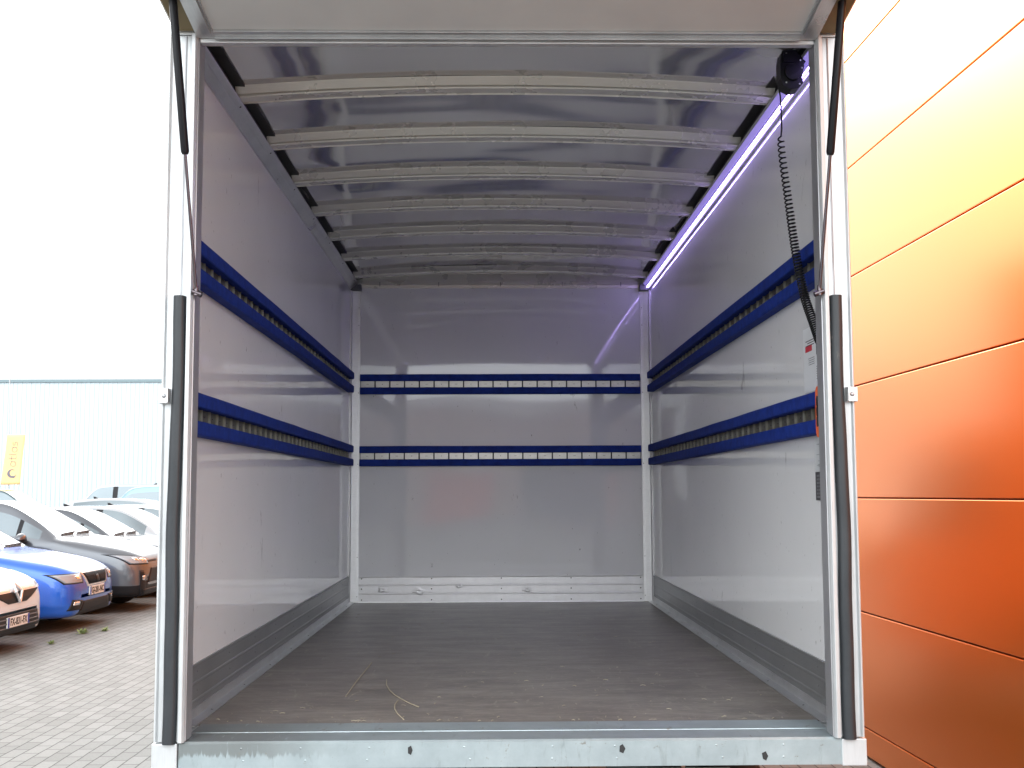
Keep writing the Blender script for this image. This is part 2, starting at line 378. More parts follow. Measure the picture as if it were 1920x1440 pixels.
# inner corner posts
for sg in (-1, 1):
    mb = MB(); mb.prism([(sg*WI, L), (sg*(WI-.064), L), (sg*(WI-.064), L-.008), (sg*(WI-.045), L-.011), (sg*(WI-.012), L-.020), (sg*(WI-.008), L-.045), (sg*WI, L-.045)], 'z', 0.002, HW-.012)
    for z in (.04, .30, .92, 1.4, 1.86, 1.98): mb.rivet((sg*(WI-.054), L-.0085, z), (0, -1, 0), .0045, .0015, 1)
    P(mb, 'corner_post', [M_alu, M_dark])
    mb = MB(); x0, x1 = sorted((sg*(WI-.001), sg*(WI-.072))); mb.box(x0, x1, L-.05, L-.001, HW-.012, HW+.03)
    P(mb, 'corner_bracket', mat('corner_casting', (.10, .10, .11), .5), .004)
# cant rails
for sg in (-1, 1):
    pr = [(sg*WI, HW-.004), (sg*(WI-.006), HW-.003), (sg*(WI-.009), HW+.002), (sg*(WI-.030), HW+.018), (sg*(WI-.033), HW+.022), (sg*(WI-.050), HW+.035), (sg*(WI-.052), HW+.040), (sg*(WI-.035), HW+.041), (sg*(WI-.035), HW+.12), (sg*WI, HW+.12)]
    mb = MB(); mb.prism(pr, 'y', .052, L-.05)
    for k in range(7): mb.rivet((sg*(WI-.041), .64+k*.538, HW+.028), (-sg*.4, 0, -1), .005, .0015, 1)
    P(mb, 'cant_rail', [M_aluy, M_dark])
    mb = MB(); x0, x1 = sorted((sg*(WI-.0355), sg*(WI-.078))); mb.box(x0, x1, .055, L-.004, HW+.071, HW+.118)
    mb.box(*sorted((sg*(WI-.0352), sg*(WI-.038))), .055, L-.01, HW+.042, HW+.0705)
    P(mb, 'rail_gap_shade', M_dark)  # dark blocks stand in for the shaded gap above the rail
# header on the bulkhead
mb = MB(); mb.prism([(L, HW+.01), (L-.012, HW+.01), (L-.014, HW+.03), (L-.012, HW+.034), (L-.018, HW+.036), (L-.018, HW+.058), (L-.014, HW+.060), (L-.014, HW+.105), (L, HW+.11)], 'x', -.95, .95)
for x in (-.82, -.42, 0, .42, .82): mb.box(x-.002, x+.002, L-.0195, L-.0175, HW+.02, HW+.05, 1)
P(mb, 'bulkhead_header', [M_rib, M_dark])
# roof sheet: sagging glossy sheets between the bows
BOWS = [.60+.5395*k for k in range(7)]
def arch(x): return .041*(1-(x/.98)**2)
def sheet_z(x, y):
    t = (y-.06)/.5395; ph = (y-BOWS[0])/.5395; fr = ph-math.floor(ph)
    n = noise.noise(Vector((x*2.0+3, math.floor(ph)*3.1, 1.7)))*.011+noise.noise(Vector((x*1.2+3, y*2.6, 5.7)))*.006+noise.noise(Vector((x*3.4, y*5, 9)))*.0014
    return HW+.072+arch(x)+(.0012+n)*math.sin(math.pi*fr)
mb = MB(); nx, ny = 110, 320; vs = []
for j in range(ny+1):
    for i in range(nx+1):
        x = -.965+1.93*i/nx; y = .03+(L-.03)*j/ny; vs.append((x, y, sheet_z(x, y)))
mb.add(vs, [(j*(nx+1)+i, j*(nx+1)+i+1, (j+1)*(nx+1)+i+1, (j+1)*(nx+1)+i) for j in range(ny) for i in range(nx)], 0, True)
rs = P(mb, 'roof_sheet', M_roof)
mb = MB(); n = 16
pl = [(-WO+2*WO*i/n, HW+.150+arch((-WO+2*WO*i/n)*.92)) for i in range(n+1)]+[(WO-2*WO*i/n, HW+.122+arch((WO-2*WO*i/n)*.92)) for i in range(n+1)]
mb.prism(pl, 'y', .0, L+.03); P(mb, 'roof_skin', M_white)
# roof bows
for yb in BOWS:
    mb = MB(); n = 40
    def sweep(prof, mi=0):
        vs = []; k = len(prof)
        for i in range(n+1):
            x = -.972+1.944*i/n; zz = HW+.034+arch(x)*.95
            for (dy, dz) in prof: vs.append((x, yb+dy, zz+dz))
        mb.add(vs, [(i*k+a, i*k+(a+1) % k, (i+1)*k+(a+1) % k, (i+1)*k+a) for i in range(n) for a in range(k)], mi, False)
    sweep([(-.052, .040), (-.050, .036), (-.031, .014), (-.029, .040)])
    sweep([(-.022, .011), (-.020, .006), (.026, .006), (.028, .009), (.028, .040), (-.022, .040)])
    sweep([(.030, .015), (.058, .017), (.060, .012), (.064, .013), (.064, .040), (.030, .040)])
    for x in (-.84, -.4, .02, .42, .84): mb.rivet((x, yb+.018, HW+.040+arch(x)*.95), (0, 0, -1), .004, .001, 1)
    P(mb, 'roof_bow', [M_rib, M_dark])
# lashing rails: two blue carpeted strips and a slotted metal strip between them
def rail(a0, a1, z0, frame, dp=.042):
    """frame(u, d, z) -> xyz, u along the wall, d out of the wall"""
    root = None
    def bx(mb, u0, u1, d0, d1, z0_, z1_, mi=0):
        vs = [frame(u, d, z) for u in (u0, u1) for d in (d0, d1) for z in (z0_, z1_)]
        mb.add(vs, [(0, 1, 3, 2), (4, 6, 7, 5), (0, 4, 5, 1), (2, 3, 7, 6), (0, 2, 6, 4), (1, 5, 7, 3)], mi)
    e_ = link(bpy.data.objects.new('lashing_rail', None)); e_.parent = TR; e_.location = (0, 0, F); e_.empty_display_size = .1
    mb = MB(); bx(mb, a0, a1, .0008, .004, z0+.040, z0+.094, 1)
    n = int(round((a1-a0)/.1008)); st = (a1-a0)/n
    for k in range(n):
        u = a0+k*st
        bx(mb, u+.005, u+st-.005, .004, .0095, z0+.047, z0+.089, 0)
        if dp > .035: bx(mb, u-.001, u+.0012, .004, .017, z0+.046, z0+.089, 2)
        if k % 2: 
            c = frame(u+st*.5, .0095, z0+.068); c2 = frame(u+st*.5, .02, z0+.068)
            mb.rivet(c, Vector(c2)-Vector(c), .0035, .0012, 1)
        else: bx(mb, u+st*.5-.008, u+st*.5+.008, .0095, .0105, z0+.067, z0+.069, 1)
    mb.build('slotted_plate', [M_plate if dp < .035 else M_plate_shade, M_dark, M_fin], e_, (0, 0, 0))
    for zz in (z0, z0+.089):
        mb = MB(); h = .046; nseg = 60; prof = [(.001, 0), (dp-.005, 0), (dp-.001, .003), (dp, .008), (dp, h-.008), (dp-.001, h-.003), (dp-.005, h), (.001, h)]
        vs = []; k = len(prof)
        for i in range(nseg+1):
            u = a0+(a1-a0)*i/nseg; wz = .0012*noise.noise(Vector((u*2.5, zz*7, 4)))
            for d, z in prof: vs.append(frame(u, d, zz+z+wz))
        mb.add(vs, [(i*k+a, i*k+(a+1) % k, (i+1)*k+(a+1) % k, (i+1)*k+a) for i in range(nseg) for a in range(k)], 0, False)
        mb.add(vs[:k], [tuple(range(k))]); mb.add(vs[-k:], [tuple(range(k))])
        mb.build('padding_strip', M_blue, e_, (0, 0, 0))
for z0 in (.905, 1.39):
    rail(.10, L-.14, z0, lambda u, d, z: (-WI+d, u, z))
    rail(.10, L-.14, z0, lambda u, d, z: (WI-d, u, z))
    rail(-.949, .943, z0, lambda u, d, z: (u, L-d, z), .028)
# rear door frame posts
for sg in (-1, 1):
    q = lambda x, y: (sg*x, y)
    mb = MB(); mb.prism([q(1.041, -.002), q(1.036, -.004), q(1.030, .004), q(1.022, .004), q(.9715, .004), q(.969, -.012), q(.957, -.014), q(.952, -.004), q(.952, .060), q(1.041, .062)], 'z', .0, HW+.02)
    post = P(mb, 'door_frame_post', M_post, .0015)
    mb = MB(); mb.prism([q(.9518, .002), q(.9490, .004), q(.9490, .064), q(.9518, .066)], 'z', .003, HW+.015)
    P(mb, 'post_return', M_postd, 0, post)
    # grooves on the upper half
    mb = MB(); mb.prism([q(.992, .0035), q(.989, .0015), q(.986, .0035), q(.986, .005), q(.992, .005)], 'z', 1.315, HW+.018)
    P(mb, 'seal_groove', M_postd, 0, post)
    # half-round rubber buffer, bending a little outwards lower down
    vs = []; n = 90; k = 12
    for i in range(n+1):
        z = -.004+1.318*i/n
        off = .0045*(1/(1+math.exp(-(z-.80)*14)))-.0018
        off += .0015*math.sin(z*7)+.0008*math.sin(z*19)
        c = .9945-off*1.0
        ww = .0198-.0015*(1/(1+math.exp(-(z-.9)*14)))
        for a in range(k):
            t_ = math.pi*a/(k-1); vs.append((sg*(c+ww*math.cos(t_)), .004-.024*math.sin(t_)**.7-.001, z))
    mb = MB(); mb.add(vs, [(i*k+a, i*k+a+1, (i+1)*k+a+1, (i+1)*k+a) for i in range(n) for a in range(k-1)], 0, True)
    mb.add(vs[:k], [tuple(range(k))]); mb.add(vs[-k:], [tuple(range(k))])
    P(mb, 'rubber_buffer', M_rub, 0, post)
    mb = MB(); x0, x1 = sorted((sg*1.0135, sg*1.046)); mb.box(x0, x1, -.016, .004, .99, 1.034)
    mb.box(*sorted((sg*1.0135, sg*1.018)), -.028, -.016, .99, 1.034)
    mb.rivet((sg*1.029, -.016, 1.012), (0, -1, 0), .008, .005, 1)
    P(mb, 'latch_bracket', [M_alu, M_postd], .0015, post)
mb = MB(); mb.box(-1.04, 1.04, .0, .05, HW+.022, HW+.13); mb.box(-.948, .948, .002, .03, HW-.002, HW+.0215)
P(mb, 'door_frame_header', M_alu, .002)
# raised top-hinged rear door
door = link(bpy.data.objects.new('raised_rear_door', None)); door.parent = TR; door.location = (0, -.004, F+HW+.006); door.rotation_euler = (R(-9.5), 0, 0); door.empty_display_size = .2
DL = 2.08
mb = MB(); mb.box(-.905, .905, -DL+.03, -.035, .012, .030); mb.build('door_panel', M_door, door)
mb = MB()
for sg in (-1, 1):
    x0, x1 = sorted((sg*.90, sg*.955)); mb.box(x0, x1, -DL, 0, .004, .034)
    x0, x1 = sorted((sg*.905, sg*.912)); mb.box(x0, x1, -DL+.03, -.03, -.004, .004)
mb.box(-.90, .90, -.034, 0, .004, .034); mb.box(-.90, .90, -DL, -DL+.034, .004, .034); mb.box(-.9, .9, -.011, -.006, -.004, .004)
for i in range(16): mb.rivet((-.85+i*.113, -.02, .004), (0, 0, -1), .003, .0015)
mb.build('door_edge_frame', M_aluy, door, bevel=.002)
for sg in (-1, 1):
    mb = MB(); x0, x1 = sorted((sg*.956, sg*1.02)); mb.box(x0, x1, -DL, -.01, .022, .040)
    mb.build('door_side_lip', M_lip_reflect, door, bevel=.002)
mb = MB(); mb.box(-1.035, 1.035, -DL-.01, .0, .041, .06); mb.build('door_skin', M_white, door, bevel=.003)
# gas struts
for sg in (-1, 1):
    lo = Vector((sg*.940, -.012, 1.322)); hi = Vector((sg*.985, -.175, 2.205)); md = lo.lerp(hi, .455)
    st_ = link(bpy.data.objects.new('gas_strut', None)); st_.parent = TR; st_.location = (0, 0, F); st_.empty_display_size = .1
    mb = MB(); mb.tube([md, md.lerp(hi, .012), md.lerp(hi, .02), hi.lerp(md, .02), hi], [.009, .0112, .0122, .0122, .008], 20); mb.build('cylinder', M_strut, st_)
    mb = MB(); mb.tube([lo, md], .0048, 12); mb.build('rod', M_rod, st_)
    mb = MB(); mb.tube([lo+Vector((sg*-.016, 0, -.006)), lo+Vector((sg*.012, 0, .004))], [.009, .009], 12); mb.tube([lo+Vector((0, 0, -.008)), lo+Vector((0, 0, .022))], [.009, .006], 12); mb.build('ball_joint', M_rod, st_)
# LED light strip on the right cant rail
led = link(bpy.data.objects.new('light_strip', None)); led.parent = TR; led.location = (0, 0, F); led.empty_display_size = .1
Y0, Y1 = .075, L-.052
def rp(t, d):      # point on the sloping rail face: t from the wall inwards, d outwards from the face
    return (WI-.006-.042*t-.62*d, HW+.0+.036*t-.78*d)
mb = MB(); mb.prism([rp(.06, .001), rp(.06, .003), rp(.49, .003), rp(.49, .001)], 'y', Y0, Y1); mb.build('strip_housing', M_ledh, led)
mb = MB(); mb.prism([rp(.27, .0032), rp(.27, .006), rp(.36, .006), rp(.36, .0032)], 'y', Y0+.004, Y1-.002); mb.build('light_bar', M_led, led)
mb = MB(); mb.prism([rp(.50, .0032), rp(.50, .0045), rp(.93, .0035), rp(.93, .001)], 'y', Y0+.002, Y1-.002); mb.build('rail_glow_face', M_railglow, led)  # rail face beside the bar, its glow put in as emission
mb = MB(); n = 330
for i in range(n):
    y = Y0+.01+(Y1-Y0-.02)*i/n
    mb.prism([rp(.08, .0032), rp(.08, .0055), rp(.18, .0055), rp(.18, .0032)], 'y', y, y+.0062)
mb.build('diffuser_teeth', M_led2, led)
# switch box with coiled cable
sb = link(bpy.data.objects.new('switch_box', None)); sb.parent = TR; sb.location = (0, 0, F); sb.empty_display_size = .05
mb = MB(); c = (.934, 2.101)
pl = [(-.034, .062), (.012, .066), (.020, .052), (.034, .048), (.038, .010), (.030, -.030), (.034, -.046), (.018, -.064), (-.006, -.068), (-.030, -.056), (-.040, -.030), (-.040, .034)]
mb.prism([(c[0]+a, c[1]+b) for a, b in pl], 'y', .19, .245); mb.build('box_shell', M_black, sb, bevel=.006)
mb = MB(); mb.prism([(c[0]-.002+.026*math.cos(a*math.pi/9), c[1]-.012+.028*math.sin(a*math.pi/9)) for a in range(18)], 'y', .178, .19)
mb.box(c[0]-.03, c[0]+.006, .184, .19, c[1]+.02, c[1]+.05)
mb.prism([(c[0]+.03, c[1]+.04), (c[0]+.052, c[1]+.068), (c[0]+.06, c[1]+.05), (c[0]+.04, c[1]+.02)], 'y', .19, .24)
for a, b in ((-.022, -.045), (.022, -.05), (.026, .03), (-.02, .052), (.03, .004)): mb.rivet((c[0]+a, .19, c[1]+b), (0, -1, 0), .0035, .0025, 1)
mb.build('box_cover', [M_black, M_alu], sb)
way = [Vector(p) for p in ((.8945, .215, 1.885), (.899, .21, 1.80), (.9115, .20, 1.66), (.9195, .19, 1.56), (.927, .18, 1.477), (.9405, .16, 1.36), (.9495, .145, 1.305), (.959, .128, 1.258), (.972, .10, 1.185))]
def cr_(p0, p1, p2, p3, t): return .5*((2*p1)+(-p0+p2)*t+(2*p0-5*p1+4*p2-p3)*t*t+(-p0+3*p1-3*p2+p3)*t**3)
path = []
for i in range(len(way)-1):
    a = [way[max(i-1, 0)], way[i], way[i+1], way[min(i+2, len(way)-1)]]
    for k in range(60): path.append(cr_(*a, k/60))
path.append(way[-1])
Ls = [0]
for i in range(1, len(path)): Ls.append(Ls[-1]+(path[i]-path[i-1]).length)
tot = Ls[-1]; pts = []; ang = 0; n = 1500; j = 0
for i in range(n+1):
    s_ = tot*i/n
    while j < len(Ls)-2 and Ls[j+1] < s_: j += 1
    p = path[j].lerp(path[j+1], (s_-Ls[j])/max(1e-9, Ls[j+1]-Ls[j])); d = (path[j+1]-path[j]).normalized()
    u = d.cross(Vector((0, 1, 0))).normalized(); v = d.cross(u)
    fr = s_/tot; pitch = .0128*(1-fr)**1.6+.0072
    ang += 2*math.pi*(tot/n)/pitch
    r_ = (.0098+.0036*fr)*min(1, fr*40+.2)
    pts.append(p+(u*math.cos(ang)+v*math.sin(ang))*r_)
mb = MB(); mb.tube([(.893, .215, 2.045), (.8975, .215, 2.02), (.900, .216, 1.96), (.900, .216, 1.91)]+pts+[(.975, .09, 1.15), (.978, .075, 1.10), (.985, .07, 1.0)], .0027, 7)
mb.build('coiled_cable', M_black, TR, (0, 0, F))
# orange handle by the lower right rail
mb = MB(); pl = arc(.118+.028, 1.030, .022, 0, 180, 8)+arc(.118+.028, .912, .022, 180, 360, 8)
mb.prism(pl, 'x', .972, .986); P(mb, 'release_handle', M_orp, .004)
hnd = bpy.data.objects['release_handle']; hnd['label'] = 'orange plastic handle'
mb = MB()
for z in (.94, .972, 1.004): mb.prism(arc(.146, z+.008, .010, 0, 180, 6)+arc(.146, z-.006, .010, 180, 360, 6), 'x', .9705, .9725)
P(mb, 'grip_recess', M_black, 0, hnd)
mb = MB(); mb.box(.984, WI, .128, .164, .94, .99); P(mb, 'handle_mount', M_black, .002, hnd)
# stickers on the right wall near the opening
def sticker(name, y0, y1, z0, z1, m_, marks=()):
    x = WI-.0022
    mb = MB(); mb.box(x, WI-.0004, y0, y1, z0, z1); o = P(mb, name, m_)
    for nm, mm, rects in marks:
        mb = MB()
        for a, b, c_, d_ in rects: mb.box(x-.0006, x, a, b, c_, d_)
        P(mb, nm, mm, 0, o)
    return o
lines = []
rr = random.Random(3)
for k in range(3): lines.append((.30, .395-.02*(k % 2), 1.225-k*.008, 1.228-k*.008))
for k in range(4): lines.append((.30, .37-.01*rr.random(), 1.165-k*.007, 1.1665-k*.007))
for k in range(6): lines.append((.24, .28, 1.13-k*.008, 1.132-k*.008))
sticker('notice_sticker', .21, .425, 1.055, 1.272, M_paper, (('print_lines', M_ink, lines+[(.262, .278, 1.17, 1.225)]), ('red_badge', M_red, [(.325, .40, 1.190, 1.210)])))
sk = []
for k in range(9):
    a = .225+.012*rr.random()*4; z = .80+.085*rr.random(); sk.append((a, a+.02+.03*rr.random(), z, z+.0015)); sk.append((a, a+.0025, z, z+.012*rr.random()))
sticker('instruction_sticker', .21, .325, .788, .897, mat('grey_sticker', (.55, .57, .58), .4), (('line_drawing', mat('grey_ink', (.25, .26, .27), .5), sk),))
tb = []
for r_i in range(7):
    for c_i in range(5): tb.append((.225+c_i*.018, .237+c_i*.018, .70+r_i*.0115, .706+r_i*.0115))
sticker('data_plate', .21, .325, .692, .785, mat('black_sticker', (.035, .035, .04), .35), (('table_cells', mat('faded_print', (.2, .2, .21), .5), tb),))
# chassis, wheels, cab (mostly out of sight)
mb = MB(); mb.box(-.55, -.42, .3, 6.3, -.42, -.09); mb.box(.42, .55, .3, 6.3, -.42, -.09)
for y in (.35, 1.4, 2.4, 3.4): mb.box(-.98, .98, y, y+.08, -.16, -.085)
mb.box(-.95, .95, .12, .22, -.50, -.38); mb.box(-.5, -.42, .15, .3, -.5, -.1); mb.box(.42, .5, .15, .3, -.5, -.1)
P(mb, 'chassis_frame', M_chas, .004)
M_tail = mat('tail_lamp_red', (.30, .01, .01), .3)
for x0, x1 in ((-.92, -.42), (.70, .92)):
    mb = MB(); mb.box(x0, x1, .09, .16, -.26, -.13); P(mb, 'tail_lamp', M_tail, .006)
mb = MB(); mb.box(.20, .66, .07, .09, -.30, -.105); P(mb, 'number_plate_holder', mat('plate_cream', (.62, .60, .52), .4), .003)
mb = MB(); mb.box(-.42, .20, .10, .14, -.22, -.12); P(mb, 'bumper_step', M_postd, .006)
def wheel(parent, x, y, z, r, wd, sg):
    e_ = link(bpy.data.objects.new('wheel', None)); e_.parent = parent; e_.location = (x, y, z); e_.rotation_euler = (0, 0, 0); e_.empty_display_size = .1
    def ring(prof, seg=36, sm=True):
        vs = []; k = len(prof)
        for i in range(seg):
            a = 2*math.pi*i/seg
            for d, rad in prof: vs.append((sg*d, rad*math.cos(a), rad*math.sin(a)))
        return vs, [(i*k+a, i*k+a+1, ((i+1) % seg)*k+a+1, ((i+1) % seg)*k+a) for i in range(seg) for a in range(k-1)]
    mb = MB(); vs, fs = ring([(-wd/2, r*.62), (-wd/2, r*.9), (-wd*.36, r), (wd*.36, r), (wd/2, r*.93), (wd/2, r*.66), (wd*.35, r*.62)]); mb.add(vs, fs, 0, True)
    t_ = mb.build('tyre', M_tyre, e_)
    mb = MB(); vs, fs = ring([(wd*.42, r*.66), (wd*.40, r*.6), (wd*.1, r*.58), (-wd*.3, r*.6)]); mb.add(vs, fs, 0, True)
    for k in range(5):
        a = 2*math.pi*k/5; ca, sa = math.cos(a), math.sin(a)
        def q(rad, off, d): return (sg*d, rad*ca-off*sa, rad*sa+off*ca)
        mb.add([q(r*.12, -r*.09, wd*.33), q(r*.12, r*.09, wd*.33), q(r*.6, r*.05, wd*.42), q(r*.6, -r*.05, wd*.42),
                q(r*.12, -r*.09, wd*.2), q(r*.12, r*.09, wd*.2), q(r*.6, r*.05, wd*.3), q(r*.6, -r*.05, wd*.3)],
               [(0, 1, 2, 3), (4, 7, 6, 5), (0, 3, 7, 4), (1, 5, 6, 2), (0, 4, 5, 1), (3, 2, 6, 7)])
    vs, fs = ring([(wd*.36, 0.001), (wd*.36, r*.13), (wd*.2, r*.15)], 20); mb.add(vs, fs, 0, True)
    mb.build('rim', M_rim, e_)
    mb = MB(); vs, fs = ring([(-wd*.1, .001), (-wd*.1, r*.6)], 24); mb.add(vs, fs); mb.build('brake_disc', M_chas, e_)
    return e_
M_rim = mat('rim_metal', (.45, .45, .46), .3, .8)
for x in (-.86, .86):
    for y in (1.15, 5.3): wheel(TR, x, y, .34, .34, .22, 1 if x > 0 else -1)
mb = MB(); mb.prism([(4.15, .42-F+.0), (6.25, .42-F), (6.35, .75-F), (6.3, 1.15-F), (5.75, 1.35-F), (5.2, 2.05-F), (4.95, 2.15-F), (4.15, 2.15-F)], 'x', -.98, .98)
P(mb, 'cab', M_white, .05)
mb = MB(); mb.prism([(5.72, 1.40-F), (5.76, 1.38-F), (5.24, 2.02-F), (5.20, 2.0-F)], 'x', -.85, .85)
for sg in (-1, 1):
    mb.prism([(4.5, 1.35-F), (5.6, 1.35-F), (5.15, 1.98-F), (4.5, 1.98-F)], 'x', *sorted((sg*.982, sg*.97)))
P(mb, 'cab_glass', mat('cab_glass', (.02, .025, .03), .05, 0, .6))

# ------------------------------------------------------------------ straw on the load floor
def straw(name, pts, r, label):
    mb = MB(); mb.tube([(x, y, F+z+.0015) for x, y, z in pts], r, 6); o = mb.build(name, M_straw)
    o['label'] = label; o['category'] = 'straw'; o['group'] = 'straws on the truck floor'; return o
straw('straw_stalk', [(-.572, 1.468, 0), (-.574, 1.2, .002), (-.577, .95, .003), (-.577, .69, 0)], .0021, 'long straight straw stalk lying lengthwise on the left of the truck floor')
straw('straw_stalk', [(-.466, 1.039, 0), (-.455, .92, .001), (-.432, .80, .002), (-.403, .70, .002), (-.365, .61, .001), (-.335, .545, .001), (-.305, .496, 0)], .0018, 'slightly bent straw stalk pointing diagonally to the right on the truck floor')
straw('straw_stalk', [(-.385, .613, 0), (-.388, .53, .001), (-.381, .45, .002), (-.364, .37, .002), (-.338, .29, 0)], .0020, 'short curved straw stalk touching the metal sill on the truck floor')
rr = random.Random(11)
mb = MB()
for k in range(150):
    x = rr.uniform(-.93, .93); y = .26+3.2*rr.random()**2.6; a = rr.uniform(0, 3.14); l = rr.uniform(.004, .02); 
    mb.tube([(x, y, F+.0012), (x+l*math.cos(a)*.5, y+l*math.sin(a)*.5, F+.003), (x+l*math.cos(a), y+l*math.sin(a), F+.0012)], rr.uniform(.0005, .0012), 4)
o = mb.build('straw_crumbs', M_straw); o['kind'] = 'stuff'; o['label'] = 'crumbs of straw and dust scattered over the truck floor'; o['category'] = 'debris'

# ------------------------------------------------------------------ orange building on the right
ang = .0265; OB = empty('orange_building', (2.472, -3.232, 0), 'tall building clad in glossy orange metal panels beside the truck', 'building', rz=ang)
cam_z = CAMP.z
mb = MB(); mb.box(.03, 14, 1.2, 42, 0, 11.24); mb.build('core_wall', M_orj, OB)
mb = MB(); PH = .72; J = cam_z-.034
k0 = -2
for k in range(-3, 14):
    z0 = max(0.02, J+k*PH+.004); z1 = min(11.25, J+(k+1)*PH-.004)
    if z1 < z0+.05: continue
    mb.box(.0, .029, 1.2, 42, z0, z1)
mb.build('cladding', M_or, OB, bevel=.004)
mb = MB(); mb.box(-.02, 14, 1.19, 42, 11.27, 11.45); mb.build('roof_coping', M_orj, OB)

# ------------------------------------------------------------------ corrugated hall
HB = empty('corrugated_hall', (-20, 57, 0), 'long pale blue hall clad in vertical corrugated sheet behind the parked cars', 'building')
M_hall = mat('pale_blue_sheet', (.47, .545, .585), .4, 0, .4)
M_cop = mat('grey_coping', (.16, .22, .24), .5)
mb = MB(); x = -50; poly = []
while x < 45:
    poly += [(x, 0), (x+.17, 0), (x+.19, -.035), (x+.235, -.035)]; x += .25
n = len(poly); vs = [(a, b, 0) for a, b in poly]+[(a, b, F+7.0) for a, b in poly]
mb.add(vs, [(i, i+1, i+1+n, i+n) for i in range(n-1)]); mb.build('corrugated_wall', M_hall, HB)
mb = MB(); mb.box(-50, 45, .05, 20, 0, F+6.98); mb.build('hall_core', M_hall, HB)
mb = MB(); mb.box(-50.2, 45.2, -.10, .3, F+7.0, F+7.17); mb.build('roof_coping', M_cop, HB)

# buildings opposite the truck, behind the viewpoint: they show in the glossy walls
SB = empty('showroom_building', (0, -52, 0), 'low orange and white showroom across the yard', 'building')
mb = MB(); mb.box(-9, 34, -10, 0, 0, 6.2); mb.build('front_wall', mat('pale_terracotta_wall', (.46, .34, .29), .6), SB)
mb = MB(); mb.box(-4.2, -.2, .0, .08, .1, 2.9); mb.build('entrance_panel', mat('red_orange_panel', (.62, .10, .03), .5), SB)
mb = MB(); mb.box(-9.1, 34.1, -10, .1, 6.2, 7.0); mb.build('fascia', M_white, SB)
M_shop = mat('shop_glass', (.03, .04, .05), .05, 0, .7)
for x in (2, 9, 16, 23):
    mb = MB(); mb.box(x, x+4, .0, .04, .1, 3.2); mb.build('window', M_shop, SB)
GB = empty('grey_warehouse', (-22, -44, 0), 'grey warehouse across the yard left of the showroom', 'building')
mb = MB(); mb.box(-16, 11, -14, 0, 0, 8.0); mb.build('front_wall', mat('grey_render', (.28, .28, .29), .7), GB)
mb = MB(); mb.box(-8, 5, .0, .05, .1, 4.5); mb.build('roller_door', M_postd, GB)

# ------------------------------------------------------------------ banner
BN = empty('banner_flag', (-17.45, 36, 0), 'tilted yellow banner with a round swirl logo and a name written upwards', 'banner')
M_ban = mat('banner_cloth', (.90, .60, .27), .8); M_bink = mat('banner_ink', (.17, .17, .20), .7)
mb = MB(); mb.tube([(-.02, .06, 0), (-.16, .06, F+5.2)], .02, 8); mb.build('mast', mat('mast_metal', (.45, .48, .5), .4, .5), BN)
cl_ = link(bpy.data.objects.new('cloth', None)); bpy.data.objects.remove(cl_)
H = 1.80; Wb = .66
mb = MB(); nx, nz = 8, 18; vs = []
for i in range(nx+1):
    for k in range(nz+1): 
        x = -Wb/2+Wb*i/nx; z = H*k/nz; vs.append((x, .025*math.sin(x*6+z*2.4), z+.03*math.sin(x*4)))
mb.add(vs, [(i*(nz+1)+k, (i+1)*(nz+1)+k, (i+1)*(nz+1)+k+1, i*(nz+1)+k+1) for i in range(nx) for k in range(nz)], 0, True)
cloth = mb.build('cloth', M_ban, BN, (.10, 0, F+1.13), rot=(0, R(-1.5), 0))
so = cloth.modifiers.new('thickness', 'SOLIDIFY'); so.thickness = .006
cloth.rotation_euler = (0, R(5), 0); cloth.location = (.02, 0, F+1.12)
# swirl logo and lettering drawn with strokes in the cloth's own plane (text runs upwards)
mb = MB()
def stroke(pts, wd):
    for a, b in zip(pts[:-1], pts[1:]):
        a = Vector(a); b = Vector(b); d = (b-a); 
        if d.length < 1e-6: continue
        d.normalize(); nn = Vector((-d.y, d.x))*wd/2; a2 = a-d*wd*.2; b2 = b+d*wd*.2
        q = [a2+nn, b2+nn, b2-nn, a2-nn]
        mb.add([(p.x, .025*math.sin(p.x*6+p.y*2.4)-.012, p.y) for p in q], [(0, 1, 2, 3)])
cx, cz, r0 = .0, .40, .155
for k in range(40):
    a0 = R(60+k*7.2); a1 = R(60+(k+1)*7.2); wd = .018+.07*max(0, math.sin(math.pi*k/40))**2
    rad = r0-wd/2
    stroke([(cx+rad*math.cos(a0), cz+rad*math.sin(a0)), (cx+rad*math.cos(a1), cz+rad*math.sin(a1))], wd)
for k in range(14):
    a0 = R(200+k*11); a1 = R(200+(k+1)*11); wd = .02+.05*math.sin(math.pi*k/14); rad = .05
    stroke([(cx+.06+rad*math.cos(a0), cz-.07+rad*math.sin(a0)), (cx+.06+rad*math.cos(a1), cz-.07+rad*math.sin(a1))], wd)
mb.build('logo', M_bink, cloth); mb = MB()
def up_(pts, base): return [(.09-q[1], base+q[0]) for q in pts]       # (reading x, reading y) -> rotated 90 degrees
def ring(cx_, cy_, r, a0, a1, n=10): return [(cx_+r*math.cos(R(a0+(a1-a0)*i/n)), cy_+r*1.15*math.sin(R(a0+(a1-a0)*i/n))) for i in range(n+1)]
tw = .016
u = .66
stroke(up_(ring(.085, .085, .085, 0, 360, 18), u), tw); stroke(up_([(.17, 0), (.17, .18)], u), tw); u += .235
stroke(up_([(.04, .27), (.04, .04), (.07, 0), (.12, 0)], u), tw); stroke(up_([(0, .17), (.12, .17)], u), tw); u += .19
stroke(up_([(0, .27), (0, .02), (.03, 0)], u), tw); u += .09
stroke(up_(ring(.085, .085, .085, 0, 360, 18), u), tw); stroke(up_([(.17, 0), (.17, .18)], u), tw); u += .235
stroke(up_([(.13, .17), (.03, .17), (0, .13), (.03, .09), (.11, .09), (.13, .045), (.11, 0), (0, 0)], u), tw)
mb.build('lettering', M_bink, cloth)

